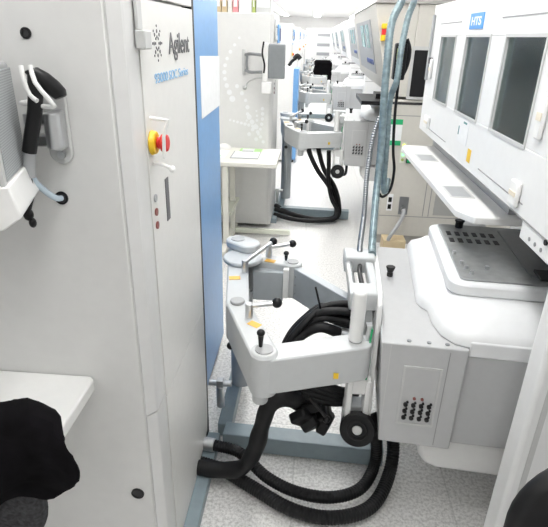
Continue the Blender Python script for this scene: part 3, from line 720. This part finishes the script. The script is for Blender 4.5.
# second station arm, head, hoses
man2 = make_manipulator(DX, 3.08, .145, 'second manipulator arm down the aisle, above looping black hoses')
head2 = make_head((.275, 1.35+3.13, .21), 'second test head, grey with a small panel, below the beige hood')
hh = []
for k, (ox, oy, lab) in enumerate(((0, 0, 'left one of the two long black hoses looping under the second arm'), (.05, .04, 'right one of the two long black hoses looping under the second arm'))):
    o = hose('floor_hose', lab, 'hose', [(-.31, 4.72+oy, .06+.03*k), (-.18, 4.66, .05), (0, 4.58, .035), (.16, 4.56, .035), (.27+ox*.4, 4.62, .05), (.27+ox*.6, 4.70, .15), (.20+ox, 4.74, .30), (.08+ox*1.3, 4.78, .45), (.0+ox*1.8, 4.78, .60), (-.02+ox*1.8, 4.72, .70)], .022, group='black hoses under the second arm')
    hh.append(o)
hose('floor_hose', 'short black hose hanging straight down at the right below the second arm', 'hose', [(.17, 4.66, .66), (.18, 4.68, .50), (.19, 4.70, .35), (.23, 4.68, .2), (.29, 4.62, .10), (.25, 4.55, .045), (.05, 4.5, .035), (-.15, 4.52, .04), (-.31, 4.60, .05)], .020, group='black hoses under the second arm')
ho = MB().tube([(.335, 4.57, .575), (.335, 4.565, .52), (.33, 4.56, .48), (.31, 4.555, .468), (.295, 4.55, .49)], .012).build('cable_hook', 'black')
tag(ho, 'black hooked cable end hanging below the second test head', 'cable')

# further stations
ORD = ['third', 'fourth', 'fifth', 'sixth']
for k in range(4):
    dy = PITCH*(k+1)
    dup(tester2, (0, dy, 0), ORD[k]+' tester cabinet down the aisle counting from the camera', 'tester cabinets along the aisle')
    dup(man2, (0, dy, 0), ORD[k]+' manipulator arm down the aisle counting from the camera', 'test head manipulators')
    dup(head2, (0, dy, 0), ORD[k]+' test head down the aisle counting from the camera', 'test heads on the manipulators')
bc = thing('equipment_cabinet', 'low white cabinet with blue edge in front of the third tester', 'cabinet', (-.35, 7.2, 0))
MB().box((-.75, 7.0, .03), (-.265, 7.5, 1.23)).build('body', 'white', bc, bevel=.008)
MB().box((-.2648, 7.01, .04), (-.20, 7.5, 1.22)).build('blue_side', 'blue', bc, bevel=.004)
for x in (-.7, -.25):
    for y in (7.05, 7.45): MB().cyl((x, y, 0), (x, y, .035), .02).build('foot', 'black', bc)
sc3 = thing('barcode_scanner', 'black scanner lying on the low white cabinet', 'scanner', (-.24, 7.2, 1.3))
MB().tube([(-.34, 7.2, 1.245), (-.30, 7.2, 1.30), (-.25, 7.2, 1.34)], .02).build('handle', 'black', sc3)
MB().tube([(-.27, 7.2, 1.33), (-.23, 7.2, 1.37), (-.19, 7.2, 1.33)], .03).build('scan_head', 'black', sc3)
kv = MB(); pr_ = []
for z, s in ((.0, 1.0), (.06, 1.02), (.12, .97), (.17, .98), (.20, .80)):
    pr_.append([(.125+(px)*s+.01*math.sin(5*py*9+z*40), 8.12+py*s, 1.09+z) for px, py in rrect(-.13, .13, -.13, .13, .04)])
kv.loft(pr_)
kv.box((.20, 7.99, .95), (.255, 8.2, 1.14))
tag(kv.build('black_cover', 'cloth', None, bevel=.01), 'black cover lying over the third arm far down the aisle', 'cover')

# ------------------------------------------------------------------ further handlers (beige, right)
def make_handler2(y, label, X=0.0, c1='beige', c2='beiged'):
    t = thing('handler_machine', label, 'machine', (1.1, y+1.2, 0), group='handler machines along the aisle')
    # upper hood: sloped towards the aisle, window on the near side
    MB().prism([(.54, 1.26), (.60, 1.20), (.72, 1.20), (.72, 1.83), (.41, 1.83)], y, y+2.3, 'y').build('control_housing', c1, t, bevel=.006)
    MB().prism([(.7205, 1.18), (1.9, 1.18), (1.9, 1.83), (.7205, 1.83)], y-.002, y+2.3, 'y').build('upper_hood', c1, t, bevel=.006)
    MB().prism([(.40, 1.8305), (1.9, 1.8305), (1.9, 1.90), (.46, 1.90)], y-.02, y+2.32, 'y').build('top_cap', c2, t, bevel=.006)
    tl = Matrix.Translation((.475, y, 1.545)) @ Matrix.Rotation(math.atan2(-.13, .57), 4, 'Y')
    cs = MB().box((-.006, .5, -.22), (-.001, 2.0, .20), tl).build('control_panel', 'grey', t, bevel=.001)
    MB().box((-.009, .7, -.02), (-.0062, 1.0, .17), tl).box((-.009, 1.15, -.02), (-.0062, 1.5, .17), tl).build('screen', 'teal', cs)
    for k in range(5): MB().cyl(tl @ V((-.0062, .6+.12*k, -.13)), tl @ V((-.014, .6+.12*k, -.13)), .022).build('button', 'navy', cs)
    f = MB().box((.705, y-.012, 1.185), (.85, y-.0022, 1.555)).build('side_window_frame', 'lgrey', t)
    MB().prism(rrect(.725, .83, 1.205, 1.53, .008), y-.0145, y-.0122, 'y').build('side_window', 'black', f)
    MB().box((.56, y-.006, 1.145), (1.05, y-.001, 1.163)).build('dark_rail', 'gap', t)
    MB().box((.60, y+.0, .08), (1.9, y+.20, 1.1795)).build('near_panel', c1, t, bevel=.005)
    MB().box((.60, y+.02, .0), (1.9, y+.19, .0795)).build('plinth', c2, t)
    MB().box((1.35, y+.2005, .0), (1.9, y+2.3, 1.1795)).build('base_cabinet', c1, t)
    MB().box((.60, y+.2, .0), (.66, y+.26, 1.1795)).build('rear_post', c1, t)
    s = MB()
    for x in (.955, 1.0): s.box((x, y-.0012, .26), (x+.006, y+.002, 1.0))
    s.box((.6, y-.0012, 1.06), (1.9, y+.002, 1.066)); s.box((.6, y-.0012, .25), (1.9, y+.002, .256))
    s.build('door_seam', 'seam', t)
    MB().box((1.04, y-.004, .275), (1.3, y-.0005, .52)).build('vent_grille', 'vent', t)
    MB().box((1.25, y-.004, .275), (1.5, y-.0005, .30)).build('vent_strip', 'vent', t)
    for o in (list(t.children) + [g for c in t.children for g in c.children]): o.data.transform(Matrix.Translation((X, 0, 0)))
    return t
HY = 4.1
handler2 = make_handler2(HY, 'beige handler machine behind the white windowed one, green tag on its panel')
t = handler2
MB().box((.375, HY+.02, 1.13), (.599, HY+.6, 1.160)).box((.5, HY+.2, 1.1605), (.599, HY+.4, 1.1995)).build('docking_frame', 'black', t)
g = MB().box((.603, HY-.004, .835), (.705, HY-.0005, 1.035)).build('document_pocket', 'paper', t)
MB().box((.603, HY-.006, .995), (.705, HY-.0041, 1.035)).build('green_band', 'green', g)
MB().box((.603, HY-.006, .835), (.705, HY-.0041, .872)).build('green_band', 'green', g)
g = MB().box((.715, HY-.006, .70), (.755, HY-.0005, .86)).build('indicator_panel', 'rail', t)
for z, m in ((.84, 'ledy'), (.805, 'ledy'), (.765, 'led'), (.725, 'olive')): MB().cyl((.735, HY-.0061, z), (.735, HY-.011, z), .011).build('indicator_lamp', m, g)
g = MB().box((.765, HY-.02, .70), (.86, HY-.0005, .83)).build('switch_box', 'black', t, bevel=.004)
MB().cyl((.815, HY-.0205, .775), (.815, HY-.035, .775), .032).box((.80, HY-.04, .755), (.83, HY-.036, .795)).build('rotary_handle', 'dred', g)
MB().box((.77, HY-.022, .705), (.855, HY-.0202, .73)).build('green_band', 'green', g)
g = MB().box((.655, HY-.012, .30), (.70, HY-.0005, .44)).build('outlet_plate', 'paper', t)
for z in (.335, .395): MB().box((.663, HY-.0145, z-.02), (.69, HY-.0121, z+.02)).build('outlet', 'black', g)
g = MB().box((.755, HY-.008, .27), (.83, HY-.0005, .42)).build('air_inlet', 'dsteel', t)
MB().cyl((.79, HY-.0081, .32), (.79, HY-.04, .32), .02).build('fitting', 'steel', g)
tl = MB()
l = thing('stack_light', 'yellow and red lamp at the upper corner of the beige handler', 'warning light', (.50, HY-.03, 1.62))
MB().cyl((.495, HY-.03, 1.585), (.495, HY-.03, 1.625), .03).build('lower_lamp', 'yellow', l, bevel=.004)
MB().cyl((.495, HY-.03, 1.626), (.495, HY-.03, 1.664), .026).build('middle_lamp', 'red', l, bevel=.004)
MB().cyl((.495, HY-.03, 1.665), (.495, HY-.03, 1.70), .03).build('upper_lamp', 'yellow', l, bevel=.006)
handler3 = make_handler2(HY+PITCH, 'third handler machine down the right side, white, counting from the camera', .10, 'hood', 'white')
for k in range(1, 4):
    dup(handler3, (0, PITCH*k, 0), ORD[k]+' handler machine down the right side, white, counting from the camera', 'handler machines along the aisle')
# yellow crate and tube on the floor by the beige handler
fl = thing('floor_box', 'small yellowish pump box on the floor below the beige handler', 'box', (.72, 3.93, 0))
MB().box((.62, 3.84, .012), (.80, 3.98, .13)).build('body', 'tan', fl, bevel=.004)
MB().cyl((.65, 3.86, 0), (.65, 3.86, .013), .02).cyl((.77, 3.96, 0), (.77, 3.96, .013), .02).build('foot', 'black', fl)
hose('short_tube', 'dark tube rising from the yellowish box to the inlet of the beige handler', 'tube', [(.66, 3.86, .12), (.67, 3.84, .17), (.73, 3.90, .24), (.78, 4.0, .29), (.79, 4.05, .32)], .016, m='grey', ridge=0)

# ------------------------------------------------------------------ hanging hoses
G_ = 'hoses hanging down beside the beige handler'
hose('hanging_hose', 'grey blue hose running from the ceiling down to the near test head bracket', 'hose', [(.42, 2.45, 2.69), (.40, 2.42, 2.2), (.352, 2.35, 1.80), (.300, 2.28, 1.66), (.293, 2.24, 1.50), (.293, 2.22, 1.38), (.300, 2.20, 1.16), (.290, 2.12, .98), (.272, 1.95, .85), (.262, 1.85, .83)], .0155, m='hose', ridge=.06, group=G_)
hose('hanging_hose', 'pale hose right of it that swings out around the dark pendant box', 'hose', [(.44, 2.45, 2.69), (.43, 2.42, 2.2), (.40, 2.37, 1.80), (.372, 2.35, 1.68), (.352, 2.30, 1.56), (.345, 2.27, 1.45), (.325, 2.27, 1.36), (.330, 2.26, 1.2), (.338, 2.26, 1.0), (.350, 2.27, .97), (.36, 2.30, 1.02)], .013, m='hose', ridge=.06, group=G_)
hose('hanging_hose', 'slim ribbed metal hose left of the grey blue hose at the test head', 'hose', [(.285, 2.24, 1.30), (.262, 2.22, 1.20), (.250, 2.18, 1.05), (.245, 2.10, .92), (.222, 1.93, .85), (.215, 1.86, .83)], .0105, m='dsteel', ridge=.12, pitch=.010, group=G_)
hose('hanging_hose', 'thin black cable looping down from the dark pendant box', 'cable', [(.355, 2.33, 1.56), (.360, 2.33, 1.45), (.362, 2.33, 1.30), (.372, 2.33, 1.15), (.388, 2.33, 1.05), (.380, 2.33, .96), (.345, 2.31, .93), (.32, 2.30, .96)], .0065, m='black', ridge=0, group=G_)
pb = thing('pendant_box', 'dark pendant control box with green face hanging among the hoses', 'control box', (.365, 2.36, 1.5))
MB().box((.335, 2.335, 1.44), (.385, 2.385, 1.585)).build('body', 'black', pb, bevel=.006)
MB().box((.342, 2.3325, 1.52), (.370, 2.3348, 1.565)).build('green_face', 'olive', pb)
MB().tube([(.378, 2.36, 1.60), (.395, 2.36, 1.56), (.392, 2.36, 1.50), (.375, 2.36, 1.45)], .010).build('side_clip', 'black', pb)

# ------------------------------------------------------------------ far end of the aisle
fe = thing('rack_cabinet', 'white rack cabinet with dark slots closing the far end of the aisle', 'cabinet', (.25, 20, 0))
MB().box((-.35, 19.8, 0), (.75, 20.6, 1.88)).build('body', 'white', fe, bevel=.01)
for z in (1.0, 1.3, 1.62): MB().box((.05, 19.79, z), (.5, 19.7995, z+.10)).build('dark_slot', 'grey', fe)

# ------------------------------------------------------------------ camera
cam = bpy.data.cameras.new('camera'); cam.sensor_width = 36; cam.sensor_fit = 'HORIZONTAL'; cam.lens = 508/548*36
cam.clip_start = .02; cam.clip_end = 200
co = bpy.data.objects.new('camera', cam); COL.objects.link(co)
right = V((0.99689058, 0.07529709, 0.0232274)); down = V((0.051929, -0.40606643, -0.91236694)); fwd = V((-0.0592667, 0.91073619, -0.4087139))
R = Matrix((right, -down, -fwd)).transposed().to_4x4()
co.matrix_world = Matrix.Translation((0, 0, 1.6)) @ R
SC.camera = co

# ------------------------------------------------------------------ light and view
w = bpy.data.worlds.new('world'); SC.world = w; w.use_nodes = True
w.node_tree.nodes['Background'].inputs['Color'].default_value = (1, 1, 1, 1); w.node_tree.nodes['Background'].inputs['Strength'].default_value = .3
vs = SC.view_settings; vs.view_transform = 'Standard'; vs.look = 'None'; vs.gamma = 1; vs.use_curve_mapping = False
vs.exposure = .08
